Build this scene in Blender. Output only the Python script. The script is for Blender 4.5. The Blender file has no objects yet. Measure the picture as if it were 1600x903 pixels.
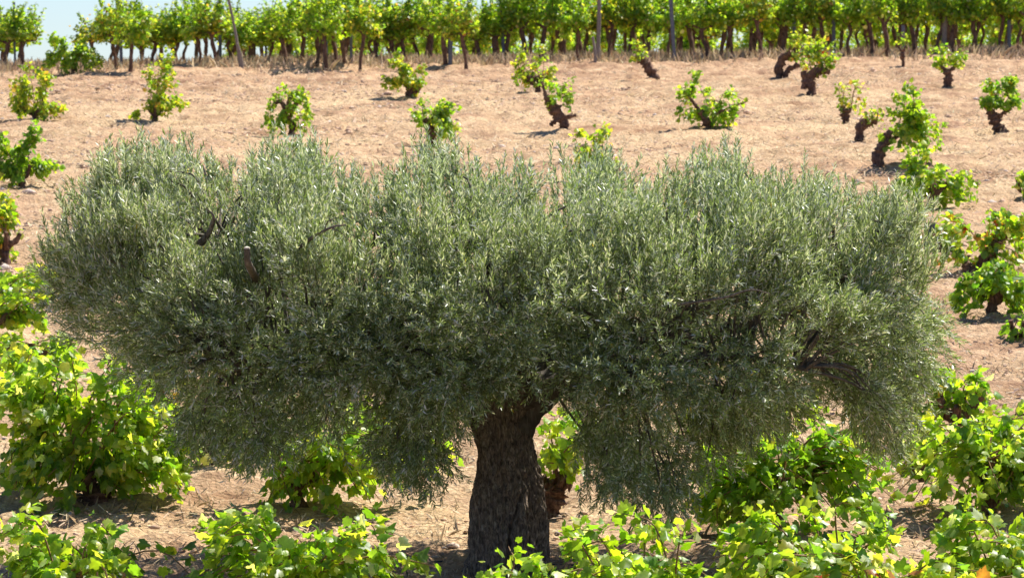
import bpy, math, random
import numpy as np
from mathutils import Vector, Matrix

# ------------------------------------------------------------------ camera, sky, sun, exposure
scene = bpy.context.scene
COL = scene.collection
CAM_H = 3.8
FPX = 6667.0                                  # focal length in pixels of a 1600 wide frame
PITCH = math.atan((451.5 - 130.0) / FPX)
cam_data = bpy.data.cameras.new('camera')
cam_data.sensor_width = 36.0
cam_data.lens = 36.0 * FPX / 1600.0
cam_data.clip_start = 0.5
cam_data.clip_end = 9000.0
cam_data.dof.use_dof = True
cam_data.dof.focus_distance = 31.8
cam_data.dof.aperture_fstop = 8.5
cam = bpy.data.objects.new('camera', cam_data)
cam.location = (0, 0, CAM_H)
cam.rotation_euler = (math.radians(90) - PITCH, 0, 0)
COL.objects.link(cam)
scene.camera = cam

AZ, EL = math.radians(48), math.radians(56)   # sun: beyond the tree and to the right, high
SUN = Vector((math.sin(AZ) * math.cos(EL), math.cos(AZ) * math.cos(EL), math.sin(EL)))
world = bpy.data.worlds.new('World')
scene.world = world
world.use_nodes = True
wn = world.node_tree
for n in list(wn.nodes): wn.nodes.remove(n)
sky = wn.nodes.new('ShaderNodeTexSky')
sky.sky_type = 'NISHITA'
sky.sun_disc = False
sky.sun_elevation = EL
sky.sun_rotation = AZ
sky.altitude = 700
sky.air_density = 1.0
sky.dust_density = 0.15
sky.ozone_density = 4.0
bg = wn.nodes.new('ShaderNodeBackground'); bg.inputs['Strength'].default_value = 0.072
wo = wn.nodes.new('ShaderNodeOutputWorld')
tint = wn.nodes.new('ShaderNodeMix'); tint.data_type = 'RGBA'; tint.blend_type = 'MULTIPLY'; tint.inputs[0].default_value = 1
tint.inputs[7].default_value = (0.80, 0.93, 1.18, 1)
wn.links.new(sky.outputs[0], tint.inputs[6]); wn.links.new(tint.outputs[2], bg.inputs[0]); wn.links.new(bg.outputs[0], wo.inputs[0])
sd = bpy.data.lights.new('sun', 'SUN')
sd.energy = 5.0
sd.angle = math.radians(0.5)
sd.color = (1.0, 0.955, 0.87)
so = bpy.data.objects.new('sun', sd)
so.rotation_euler = SUN.to_track_quat('Z', 'Y').to_euler()
so.location = (30, 60, 60)
COL.objects.link(so)
scene.view_settings.view_transform = 'Standard'
scene.view_settings.look = 'None'
scene.view_settings.exposure = 0.85
scene.view_settings.gamma = 1.0
scene.view_settings.use_curve_mapping = False
scene.render.engine = 'CYCLES'
scene.cycles.max_bounces = 8
scene.cycles.diffuse_bounces = 3
scene.cycles.transmission_bounces = 5
scene.cycles.use_denoising = True

# ------------------------------------------------------------------ helpers
def norm(a):
    return a / np.maximum(np.linalg.norm(a, axis=-1, keepdims=True), 1e-9)

def _hash(ix, iy, s):
    h = (ix.astype(np.int64) * 374761393 + iy.astype(np.int64) * 668265263 + s * 974634777) & 0xffffffff
    h = ((h ^ (h >> 13)) * 1274126177) & 0xffffffff
    return ((h ^ (h >> 16)) & 0xffff) / 65535.0

def vnoise(x, y, s=0):
    ix, iy = np.floor(x), np.floor(y)
    fx, fy = x - ix, y - iy
    fx, fy = fx * fx * (3 - 2 * fx), fy * fy * (3 - 2 * fy)
    a = _hash(ix, iy, s); b = _hash(ix + 1, iy, s); c = _hash(ix, iy + 1, s); d = _hash(ix + 1, iy + 1, s)
    return (a + (b - a) * fx) * (1 - fy) + (c + (d - c) * fx) * fy - 0.5

YS = np.array([-400., 0, 14, 22, 28, 33, 111, 116, 140, 200, 600, 7000])
ZS = np.array([2.2, 2.2, 0.6, -0.05, -0.26, 0.0, 4.30, 4.36, 3.55, 2.6, 0.0, -30.])
def zbase(x, y):
    x = np.asarray(x, float); y = np.asarray(y, float)
    z = np.interp(y, YS, ZS)
    k = np.clip((y - 20) / 91, 0, 1)
    return z + 0.016 * np.clip(x, -40, 40) * k

def ground_z(x, y):
    z = zbase(x, y)
    z = z + 0.10 * vnoise(x * .16, y * .12, 1) + 0.05 * vnoise(x * .6, y * .5, 2)
    return z

_t, _c = math.sin(PITCH), math.cos(PITCH)
def P(px, py, d):
    """point at distance d (world y) seen at photo pixel (px, py)"""
    a = (px - 800) / FPX; b = (451.5 - py) / FPX
    v = np.array([a, _c + b * _t, -_t + b * _c])
    v = v / v[1] * d
    return np.array([v[0], v[1], CAM_H + v[2]])

def gp(px, py, lo=24.0, hi=112.5):
    f = lambda d: (lambda p: p[2] - float(ground_z(p[0], p[1])))(P(px, py, d))
    prev = lo
    for d in np.linspace(lo, hi, 180):
        if f(d) < 0: break
        prev = d
    a, b = prev, d
    for _ in range(30):
        m = (a + b) / 2
        if f(m) < 0: b = m
        else: a = m
    p = P(px, py, a)
    return np.array([p[0], p[1], float(ground_z(p[0], p[1]))])

class MB:
    def __init__(self):
        self.v = []; self.f = []; self.c = []; self.n = 0
    def add(self, verts, faces, col=None):
        verts = np.asarray(verts, np.float32).reshape(-1, 3); faces = np.asarray(faces, np.int64)
        self.v.append(verts); self.f.append(faces + self.n); self.n += len(verts)
        if col is None: col = np.ones((len(verts), 3), np.float32)
        self.c.append(np.broadcast_to(np.asarray(col, np.float32), (len(verts), 3)))
        return self
    def build(self, name, mat, parent=None, smooth=False, loc=None):
        me = bpy.data.meshes.new(name)
        v = np.concatenate(self.v)
        loops = np.concatenate([f.reshape(-1) for f in self.f]).astype(np.int32)
        sizes = np.concatenate([np.full(len(f), f.shape[1], np.int32) for f in self.f])
        me.vertices.add(len(v)); me.vertices.foreach_set('co', v.reshape(-1))
        me.loops.add(len(loops)); me.loops.foreach_set('vertex_index', loops)
        me.polygons.add(len(sizes))
        st = np.concatenate([[0], np.cumsum(sizes)[:-1]]).astype(np.int32)
        me.polygons.foreach_set('loop_start', st)
        try: me.polygons.foreach_set('loop_total', sizes)
        except Exception: pass
        if smooth: me.polygons.foreach_set('use_smooth', np.ones(len(sizes), bool))
        me.update(calc_edges=True)
        at = me.color_attributes.new('col', 'FLOAT_COLOR', 'POINT')
        c = np.ones((len(v), 4), np.float32); c[:, :3] = np.concatenate(self.c)
        at.data.foreach_set('color', c.reshape(-1))
        me.materials.append(mat)
        o = bpy.data.objects.new(name, me)
        COL.objects.link(o)
        if parent is not None: o.parent = parent
        if loc is not None: o.location = loc
        return o

def thing(name, label, cat, loc, group=None):
    o = bpy.data.objects.new(name, None)
    o.empty_display_size = .2
    COL.objects.link(o); o.location = [float(c) for c in loc]
    o['label'] = label; o['category'] = cat
    if group: o['group'] = group
    return o

def tag(o, label=None, cat=None, group=None, kind=None):
    for k, v in (('label', label), ('category', cat), ('group', group), ('kind', kind)):
        if v: o[k] = v
    return o

def spline(pts, n):
    pts = np.asarray(pts, float)
    m = len(pts)
    if m == 2:
        t = np.linspace(0, 1, n)[:, None]; return pts[0] * (1 - t) + pts[1] * t
    q = np.vstack([2 * pts[0] - pts[1], pts, 2 * pts[-1] - pts[-2]])
    t = np.linspace(0, m - 1 - 1e-6, n); i = t.astype(int); u = (t - i)[:, None]
    p0, p1, p2, p3 = q[i], q[i + 1], q[i + 2], q[i + 3]
    return 0.5 * (2 * p1 + (p2 - p0) * u + (2 * p0 - 5 * p1 + 4 * p2 - p3) * u ** 2 + (3 * p1 - p0 - 3 * p2 + p3) * u ** 3)

def tube(mb, pts, rad, sides=8, n=None, gnarl=0.0, seed=0, col=None, cap=True):
    """pts: control points, rad: radius at each control point"""
    pts = np.asarray(pts, float); rad = np.asarray(rad, float)
    if n is None: n = len(pts)
    if n != len(pts):
        c = spline(pts, n); r = np.interp(np.linspace(0, 1, n), np.linspace(0, 1, len(rad)), rad)
    else: c, r = pts, rad
    tn = norm(np.gradient(c, axis=0))
    up = np.array([0.13, -0.9, 0.35]); a = norm(np.cross(tn, up)); b = norm(np.cross(tn, a))
    th = np.linspace(0, 2 * np.pi, sides, endpoint=False)
    R = np.repeat(r[:, None], sides, 1)
    if gnarl:
        ii = np.arange(n)[:, None] * np.ones((1, sides)); jj = np.cos(th)[None] * 1.6 + 0 * ii; kk = np.sin(th)[None] * 1.6 + 0 * ii
        R = R * (1 + gnarl * 1.6 * vnoise(ii * .45 + 7 * seed, jj + kk * .7 + 3.1 * seed, seed) + gnarl * vnoise(ii * .2 + seed, kk * 2 - jj, seed + 5) + gnarl * .7 * vnoise(ii * 1.1, jj * 2.2 + kk * 2.9, seed + 9))
    V = c[:, None] + R[..., None] * (np.cos(th)[None, :, None] * a[:, None] + np.sin(th)[None, :, None] * b[:, None])
    i = np.arange(n - 1)[:, None] * sides; j = np.arange(sides)[None]; j2 = (j + 1) % sides
    F = np.stack([i + j, i + j2, i + sides + j2, i + sides + j], -1).reshape(-1, 4)
    V = V.reshape(-1, 3)
    mb.add(V, F, col)
    if cap:
        tip = c[-1] + tn[-1] * r[-1] * .35
        vv = np.vstack([V[-sides:], tip]); jj = np.arange(sides)
        mb.add(vv, np.stack([jj, (jj + 1) % sides, np.full(sides, sides)], -1), col)

def leafset(mb, tpl, tfaces, pos, tdir, nrm, size, col, rng, curl=.35):
    """copies of a leaf template: x across, y along the leaf, z the cup"""
    n = len(pos); k = len(tpl)
    y = norm(tdir); x = norm(np.cross(y, nrm)); z = np.cross(x, y)
    cz = rng.normal(0, 1, n) * curl
    wx = rng.uniform(.8, 1.15, n)
    V = (pos[:, None] + size[:, None, None] * (x[:, None] * (tpl[None, :, 0] * wx[:, None])[..., None] + y[:, None] * tpl[None, :, 1][..., None]
         + z[:, None] * (tpl[None, :, 2] * (1 + cz[:, None]) + cz[:, None] * .25 * tpl[None, :, 1] ** 2 )[..., None]))
    F = (np.arange(n)[:, None, None] * k + tfaces[None]).reshape(-1, tfaces.shape[1])
    C = np.repeat(col, k, 0)
    mb.add(V.reshape(-1, 3), F, C)

def vine_tpl(outline):
    o = np.array(outline, float)
    pts = np.vstack([[0, .12], o])
    z = -0.55 * (np.abs(pts[:, 0])) ** 1.5 + .05 * np.sin(pts[:, 1] * 9)
    t = np.column_stack([pts, z]); m = len(o)
    j = np.arange(m)
    return t, np.stack([np.zeros(m, int), 1 + j, 1 + (j + 1) % m], -1)
VL0 = vine_tpl([(0, 0), (-.16, -.17), (-.36, -.08), (-.42, .14), (-.56, .32), (-.43, .44), (-.36, .66), (-.20, .62), (-.12, .80), (0, .98), (.12, .80), (.20, .62), (.36, .66), (.43, .44), (.56, .32), (.42, .14), (.36, -.08), (.16, -.17)])
VL1 = vine_tpl([(0, 0), (-.32, -.12), (-.54, .28), (-.34, .62), (0, .95), (.34, .62), (.54, .28), (.32, -.12)])
VL2 = vine_tpl([(-.3, -.08), (-.5, .4), (0, .92), (.5, .4), (.3, -.08)])

# ------------------------------------------------------------------ materials
def newmat(name):
    m = bpy.data.materials.new(name); m.use_nodes = True
    nt = m.node_tree
    for n in list(nt.nodes): nt.nodes.remove(n)
    out = nt.nodes.new('ShaderNodeOutputMaterial')
    return m, nt, out
def N(nt, t, **kw):
    n = nt.nodes.new(t)
    for k, v in kw.items(): setattr(n, k, v)
    return n
def noise(nt, scale, detail=4, rough=.6, vec=None):
    n = N(nt, 'ShaderNodeTexNoise'); n.inputs['Scale'].default_value = scale
    n.inputs['Detail'].default_value = detail; n.inputs['Roughness'].default_value = rough
    if vec is not None: nt.links.new(vec, n.inputs['Vector'])
    return n
def ramp(nt, src, stops):
    r = N(nt, 'ShaderNodeValToRGB'); e = r.color_ramp.elements
    e[0].position, e[0].color = stops[0][0], (*stops[0][1], 1)
    e[1].position, e[1].color = stops[-1][0], (*stops[-1][1], 1)
    for p, c in stops[1:-1]:
        q = e.new(p); q.color = (*c, 1)
    nt.links.new(src, r.inputs[0]); return r
def mix(nt, fac, a, b, mode='MIX'):
    m = N(nt, 'ShaderNodeMix', data_type='RGBA', blend_type=mode)
    if hasattr(fac, 'links'): nt.links.new(fac, m.inputs[0])
    else: m.inputs[0].default_value = fac
    for s, i in ((a, 6), (b, 7)):
        if hasattr(s, 'links'): nt.links.new(s, m.inputs[i])
        else: m.inputs[i].default_value = (*s, 1)
    return m.outputs[2]

def leaf_material(name, rough, spec, transl, tint, tgain):
    m, nt, out = newmat(name)
    at = N(nt, 'ShaderNodeAttribute', attribute_name='col')
    tc = N(nt, 'ShaderNodeTexCoord')
    nz = noise(nt, 28, 3, .6, tc.outputs['Object'])
    r = ramp(nt, nz.outputs[0], [(.25, (.72, .76, .7)), (.75, (1.25, 1.2, 1.2))])
    c = mix(nt, 1.0, at.outputs['Color'], r.outputs[0], 'MULTIPLY')
    b = N(nt, 'ShaderNodeBsdfPrincipled'); b.inputs['Roughness'].default_value = rough
    b.inputs['Specular IOR Level'].default_value = spec
    nt.links.new(c, b.inputs['Base Color'])
    t = N(nt, 'ShaderNodeBsdfTranslucent')
    tcol = mix(nt, 1.0, c, tuple(tgain * k for k in tint), 'MULTIPLY')
    nt.links.new(tcol, t.inputs[0])
    ms = N(nt, 'ShaderNodeMixShader'); ms.inputs[0].default_value = transl
    nt.links.new(b.outputs[0], ms.inputs[1]); nt.links.new(t.outputs[0], ms.inputs[2])
    nt.links.new(ms.outputs[0], out.inputs[0])
    return m
M_VLEAF = leaf_material('vine_leaf', .42, .5, .5, (1.0, 1.0, .30), 3.1)
M_OLEAF = leaf_material('olive_leaf', .38, .5, .30, (1.0, 1.03, .55), 1.7)

def bark_material(name, cols, scale, stretch=(1, 1, .18), bump=.6, dist=.02):
    m, nt, out = newmat(name)
    tc = N(nt, 'ShaderNodeTexCoord')
    mp = N(nt, 'ShaderNodeMapping'); mp.inputs['Scale'].default_value = stretch
    nt.links.new(tc.outputs['Object'], mp.inputs[0])
    n1 = noise(nt, scale, 6, .65, mp.outputs[0])
    n1.inputs['Distortion'].default_value = .6
    n2 = noise(nt, scale * .25, 3, .5, tc.outputs['Object'])
    r = ramp(nt, n1.outputs[0], [(.3, cols[0]), (.52, cols[1]), (.72, cols[2])])
    r2 = ramp(nt, n2.outputs[0], [(.3, (.65, .62, .6)), (.7, (1.3, 1.25, 1.2))])
    c = mix(nt, 1.0, r.outputs[0], r2.outputs[0], 'MULTIPLY')
    b = N(nt, 'ShaderNodeBsdfPrincipled'); b.inputs['Roughness'].default_value = .9
    b.inputs['Specular IOR Level'].default_value = .2
    nt.links.new(c, b.inputs['Base Color'])
    bp = N(nt, 'ShaderNodeBump'); bp.inputs['Strength'].default_value = bump; bp.inputs['Distance'].default_value = dist
    nt.links.new(n1.outputs[0], bp.inputs['Height']); nt.links.new(bp.outputs[0], b.inputs['Normal'])
    nt.links.new(b.outputs[0], out.inputs[0])
    return m
M_OBARK = bark_material('olive_bark', [(.035, .028, .023), (.25, .20, .155), (.55, .47, .38)], 62, (1, 1, .30), 1.0, .03)
M_OTWIG = bark_material('olive_twig', [(.05, .045, .036), (.12, .105, .085), (.22, .2, .17)], 30)
M_VBARK = bark_material('vine_bark', [(.045, .026, .019), (.15, .088, .062), (.28, .19, .135)], 34, (1, 1, .3), .8, .015)
M_CANE = bark_material('vine_cane', [(.16, .10, .05), (.26, .17, .08), (.34, .25, .12)], 20)
M_CUT = bark_material('cut_wood', [(.45, .40, .32), (.55, .5, .4), (.66, .6, .5)], 20, (1, 1, 1), .1)

def plain(name, c1, c2, rough=.6, scale=20, metal=0, bump=.1):
    m, nt, out = newmat(name)
    tc = N(nt, 'ShaderNodeTexCoord'); n = noise(nt, scale, 5, .6, tc.outputs['Object'])
    r = ramp(nt, n.outputs[0], [(.3, c1), (.7, c2)])
    b = N(nt, 'ShaderNodeBsdfPrincipled'); b.inputs['Roughness'].default_value = rough; b.inputs['Metallic'].default_value = metal
    nt.links.new(r.outputs[0], b.inputs['Base Color'])
    bp = N(nt, 'ShaderNodeBump'); bp.inputs['Strength'].default_value = bump; bp.inputs['Distance'].default_value = .01
    nt.links.new(n.outputs[0], bp.inputs['Height']); nt.links.new(bp.outputs[0], b.inputs['Normal'])
    nt.links.new(b.outputs[0], out.inputs[0]); return m
M_STEEL = plain('weathered_steel', (.07, .08, .10), (.13, .145, .17), .55, 15)
M_WOOD = plain('grey_post_wood', (.15, .12, .10), (.30, .25, .21), .9, 30, 0, .6)
M_PLASTIC = plain('dark_plastic', (.022, .034, .042), (.05, .065, .075), .45, 10)
M_HOSE = plain('black_hose', (.012, .011, .010), (.03, .028, .026), .5, 30)

def attr_mat(name, rough=.85, transl=0.0):
    m, nt, out = newmat(name)
    at = N(nt, 'ShaderNodeAttribute', attribute_name='col')
    b = N(nt, 'ShaderNodeBsdfPrincipled'); b.inputs['Roughness'].default_value = rough; b.inputs['Specular IOR Level'].default_value = .25
    nt.links.new(at.outputs['Color'], b.inputs['Base Color'])
    if transl:
        t = N(nt, 'ShaderNodeBsdfTranslucent'); nt.links.new(at.outputs['Color'], t.inputs[0])
        ms = N(nt, 'ShaderNodeMixShader'); ms.inputs[0].default_value = transl
        nt.links.new(b.outputs[0], ms.inputs[1]); nt.links.new(t.outputs[0], ms.inputs[2]); nt.links.new(ms.outputs[0], out.inputs[0])
    else: nt.links.new(b.outputs[0], out.inputs[0])
    return m
M_STRAW = attr_mat('dry_straw', .7, .25)
M_STONE = attr_mat('field_stone', .9)

# ground: reddish clay with dry weed litter
m, nt, out = newmat('field_soil')
tc = N(nt, 'ShaderNodeTexCoord'); ov = tc.outputs['Object']
big = noise(nt, .35, 4, .6, ov); mid = noise(nt, 2.2, 6, .7, ov); fin = noise(nt, 16, 6, .75, ov)
mp = N(nt, 'ShaderNodeMapping'); mp.inputs['Scale'].default_value = (1, 1, 1); mp.inputs['Rotation'].default_value = (0, 0, .5)
nt.links.new(ov, mp.inputs[0])
vor = N(nt, 'ShaderNodeTexVoronoi'); vor.inputs['Scale'].default_value = 22; nt.links.new(ov, vor.inputs['Vector'])
soil = ramp(nt, mid.outputs[0], [(.30, (.25, .135, .085)), (.5, (.485, .308, .182)), (.7, (.64, .46, .29))])
straw = ramp(nt, fin.outputs[0], [(.3, (.27, .165, .095)), (.5, (.57, .40, .232)), (.72, (.82, .66, .43))])
msk = ramp(nt, big.outputs[0], [(.40, (.10, .10, .10)), (.58, (1, 1, 1))])
sep = N(nt, 'ShaderNodeSeparateXYZ'); nt.links.new(ov, sep.inputs[0])
bank = N(nt, 'ShaderNodeMapRange'); bank.inputs[1].default_value = 97; bank.inputs[2].default_value = 103; bank.inputs[3].default_value = 1; bank.inputs[4].default_value = .15
nt.links.new(sep.outputs[1], bank.inputs[0])
mm = N(nt, 'ShaderNodeMath', operation='MULTIPLY'); nt.links.new(msk.outputs[0], mm.inputs[0]); nt.links.new(bank.outputs[0], mm.inputs[1])
c1 = mix(nt, mm.outputs[0], soil.outputs[0], straw.outputs[0])
peb = ramp(nt, vor.outputs['Color'], [(.0, (.72, .68, .66)), (.6, (1, 1, 1)), (1.0, (1.35, 1.33, 1.3))])
c2 = mix(nt, .7, c1, peb.outputs[0], 'MULTIPLY')
pat = noise(nt, .9, 5, .65, ov)
patr = ramp(nt, pat.outputs[0], [(.34, (.70, .635, .58)), (.5, (1, .98, .96)), (.68, (1.12, 1.10, 1.04))])
c2 = mix(nt, 1.0, c2, patr.outputs[0], 'MULTIPLY')
b = N(nt, 'ShaderNodeBsdfPrincipled'); b.inputs['Roughness'].default_value = .95; b.inputs['Specular IOR Level'].default_value = .15
nt.links.new(c2, b.inputs['Base Color'])
b1 = N(nt, 'ShaderNodeBump'); b1.inputs['Strength'].default_value = .9; b1.inputs['Distance'].default_value = .05
nt.links.new(fin.outputs[0], b1.inputs['Height'])
b2 = N(nt, 'ShaderNodeBump'); b2.inputs['Strength'].default_value = .7; b2.inputs['Distance'].default_value = .03
nt.links.new(vor.outputs['Distance'], b2.inputs['Height']); nt.links.new(b1.outputs[0], b2.inputs['Normal'])
nt.links.new(b2.outputs[0], b.inputs['Normal']); nt.links.new(b.outputs[0], out.inputs[0])
M_SOIL = m

# ------------------------------------------------------------------ ground
def build_ground():
    xs = np.concatenate([-np.geomspace(6000, 18, 22), np.linspace(-17.5, 17.5, 600), np.geomspace(18, 6000, 22)])
    ys = np.concatenate([np.linspace(-400, 18, 24), np.linspace(19, 30, 40), np.linspace(30.2, 60, 330), np.linspace(60.12, 118, 440), np.geomspace(119, 7000, 40)])
    X, Y = np.meshgrid(xs, ys)
    Z = ground_z(X, Y)
    fade = np.clip((19 - np.abs(X)) / 2, 0, 1) * np.clip((Y - 20) / 6, 0, 1) * np.clip((122 - Y) / 4, 0, 1)
    clod = np.maximum(0, vnoise(X * 3.1, Y * 2.7, 3)) * .14 + vnoise(X * 7, Y * 6, 4) * .07 + np.abs(vnoise(X * 1.4, Y * 1.1, 5)) * .08
    furrow = vnoise(X * .25 + 3, Y * .9, 6) * .14 + vnoise(X * .5 + 9, Y * 2.3, 16) * .09
    bankm = np.exp(-((Y - 107) / 5) ** 2) * .08 * np.maximum(0, vnoise(X * 2, Y * 2, 7)) * 2
    Z = Z + (clod + furrow + bankm) * fade
    V = np.stack([X, Y, Z], -1).reshape(-1, 3)
    ny, nx = X.shape
    i = np.arange(ny - 1)[:, None] * nx; j = np.arange(nx - 1)[None]
    F = np.stack([i + j, i + j + 1, i + nx + j + 1, i + nx + j], -1).reshape(-1, 4)
    o = MB().add(V, F).build('ground', M_SOIL, smooth=True)
    tag(o, 'reddish sloping field soil covered with dry weed litter', 'ground', kind='structure')
    return o
build_ground()

def scatter_xy(rng, n, y0, y1, p=1.0):
    y = y0 + (y1 - y0) * rng.random(n) ** p
    x = (rng.random(n) * 2 - 1) * (0.13 * y + 1.0)
    return x, y

def build_litter():
    rng = np.random.default_rng(5)
    n = 150000
    x, y = scatter_xy(rng, n, 29, 112, 1.25)
    keep = vnoise(x * .5, y * .35, 21) + rng.normal(0, .3, n) > -.1
    x, y = x[keep], y[keep]; n = len(x)
    z = ground_z(x, y) + .03 + rng.random(n) * .05
    a = rng.random(n) * 2 * np.pi
    d = np.stack([np.cos(a), np.sin(a), rng.normal(.12, .3, n)], -1)
    nr = np.stack([rng.normal(0, .4, n), rng.normal(0, .4, n), np.ones(n)], -1)
    tpl = np.array([[-.06, 0, 0], [.06, 0, 0], [.05, 1, .02], [-.05, 1, .02]]); tf = np.array([[0, 1, 2, 3]])
    col = np.array([.66, .52, .34]) * np.where(rng.random((n, 1)) < .35, rng.uniform(.25, .5, (n, 1)), rng.uniform(.7, 1.3, (n, 1))) + rng.normal(0, .02, (n, 3))
    mb = MB(); leafset(mb, tpl, tf, np.stack([x, y, z], -1), d, nr, rng.uniform(.025, .10, n) * (1 + .6 * (y > 60)), np.clip(col, .03, .85), rng)
    o = mb.build('straw_litter', M_STRAW)
    tag(o, 'dry straw and dead weed bits lying all over the field', 'straw', kind='stuff')
    # pebbles and clods
    n = 16000
    x, y = scatter_xy(rng, n, 29, 112, 1.1)
    s = rng.uniform(.010, .030, n) * (1 + (rng.random(n) < .06) * 1.0) * (1 + .7 * (y > 55))
    ico = np.array([[0, 0, 1], [.9, 0, .3], [.25, .85, .35], [-.75, .5, .3], [-.7, -.55, .3], [.3, -.85, .3], [.7, .5, -.4], [-.3, .8, -.4], [-.8, -.1, -.4], [-.2, -.8, -.4], [.7, -.5, -.4]])
    fc = np.array([[0, 1, 2], [0, 2, 3], [0, 3, 4], [0, 4, 5], [0, 5, 1], [1, 6, 2], [2, 6, 7], [2, 7, 3], [3, 7, 8], [3, 8, 4], [4, 8, 9], [4, 9, 5], [5, 9, 10], [5, 10, 1], [1, 10, 6]])
    a = rng.random(n) * 2 * np.pi
    ca, sa = np.cos(a), np.sin(a)
    q = ico[None] * s[:, None, None] * np.array([1.3, .9, .55]) * rng.uniform(.7, 1.3, (n, 11, 1))
    V = np.stack([q[..., 0] * ca[:, None] - q[..., 1] * sa[:, None] + x[:, None], q[..., 0] * sa[:, None] + q[..., 1] * ca[:, None] + y[:, None], q[..., 2] + (ground_z(x, y) + .02)[:, None]], -1)
    F = (np.arange(n)[:, None, None] * 11 + fc[None]).reshape(-1, 3)
    col = np.array([.50, .33, .22]) * rng.uniform(.6, 1.35, (n, 1)) + (rng.random((n, 1)) < .12) * np.array([.12, .16, .18])
    o = MB().add(V.reshape(-1, 3), F, np.repeat(np.clip(col, 0, .8), 11, 0)).build('stones', M_STONE)
    tag(o, 'small pale stones and red clods strewn over the soil', 'stones', kind='stuff')
build_litter()

def blades(mb, rng, x, y, hmin, hmax, col, lean=.35, w=.012):
    n = len(x)
    z = ground_z(x, y)
    d = np.stack([rng.normal(0, lean, n), rng.normal(0, lean, n), np.ones(n)], -1)
    nr = np.stack([rng.normal(0, 1, n), rng.normal(-1, .5, n), rng.normal(0, .2, n)], -1)
    h = rng.uniform(hmin, hmax, n)
    k = w / h.mean()
    tpl = np.array([[-k, 0, 0], [k, 0, 0], [k * .7, .55, .03], [0, 1, .12], [-k * .7, .55, .03]]); tf = np.array([[0, 1, 2, 3, 4]])
    leafset(mb, tpl, tf, np.stack([x, y, z], -1), d, nr, h, col, rng, 1.2)

def build_grass():
    rng = np.random.default_rng(8)
    mb = MB(); n = 42000
    x = rng.uniform(-17, 17, n); y = rng.uniform(107.5, 122, n)
    k = vnoise(x * .8, y * .5, 31) + .25 * vnoise(x * 3, y * 2, 32) + rng.normal(0, .18, n) > -.04 - .02 * (y - 110)
    x, y = x[k], y[k]
    k = ~((y < 109) & (rng.random(len(x)) < .75)); x, y = x[k], y[k]
    c = np.array([.62, .48, .31]) * rng.uniform(.5, 1.2, (len(x), 1)) + rng.normal(0, .015, (len(x), 3))
    blades(mb, rng, x, y, .10, .38, np.clip(c, .02, .8), .4, .013)
    o = mb.build('dry_grass', M_STRAW); tag(o, 'tan dry grass fringe under the ridge vines', 'grass', kind='stuff')
    mb = MB(); n = 6000
    cx, cy = scatter_xy(rng, 240, 31, 60, 1.3)
    i = rng.integers(0, 240, n)
    x = cx[i] + rng.normal(0, .22, n); y = cy[i] + rng.normal(0, .15, n)
    g = (rng.random((n, 1)) < .12)
    c = np.where(g, np.array([.16, .19, .06]), np.array([.55, .43, .27])) * rng.uniform(.5, 1.15, (n, 1))
    blades(mb, rng, x, y, .04, .15, c, .7, .006)
    o = mb.build('weed_stubble', M_STRAW); tag(o, 'sparse low dry weed stubble between the vines', 'weeds', kind='stuff')
build_grass()

# ------------------------------------------------------------------ grapevines
PAL = {
 'green':  [(.46, (.145, .245, .028)), (.22, (.095, .185, .022)), (.26, (.21, .30, .036)), (.05, (.32, .33, .05)), (.01, (.34, .22, .05))],
 'bright': [(.40, (.175, .270, .030)), (.25, (.115, .210, .024)), (.26, (.26, .33, .042)), (.07, (.38, .38, .07)), (.02, (.46, .44, .24))],
 'yellow': [(.38, (.19, .265, .034)), (.24, (.11, .19, .024)), (.25, (.30, .33, .05)), (.09, (.42, .36, .07)), (.04, (.38, .22, .06))],
 'rust':   [(.45, (.175, .255, .030)), (.24, (.10, .19, .024)), (.20, (.30, .32, .05)), (.06, (.34, .15, .04)), (.02, (.35, .05, .02)), (.03, (.40, .34, .17))],
}
def leafcols(rng, pal, n):
    w = np.array([a for a, _ in PAL[pal]]); c = np.array([b for _, b in PAL[pal]])
    i = rng.choice(len(w), n, p=w / w.sum())
    return np.clip(c[i] * rng.uniform(.78, 1.22, (n, 1)) + rng.normal(0, .008, (n, 3)), .008, .8)

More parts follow.
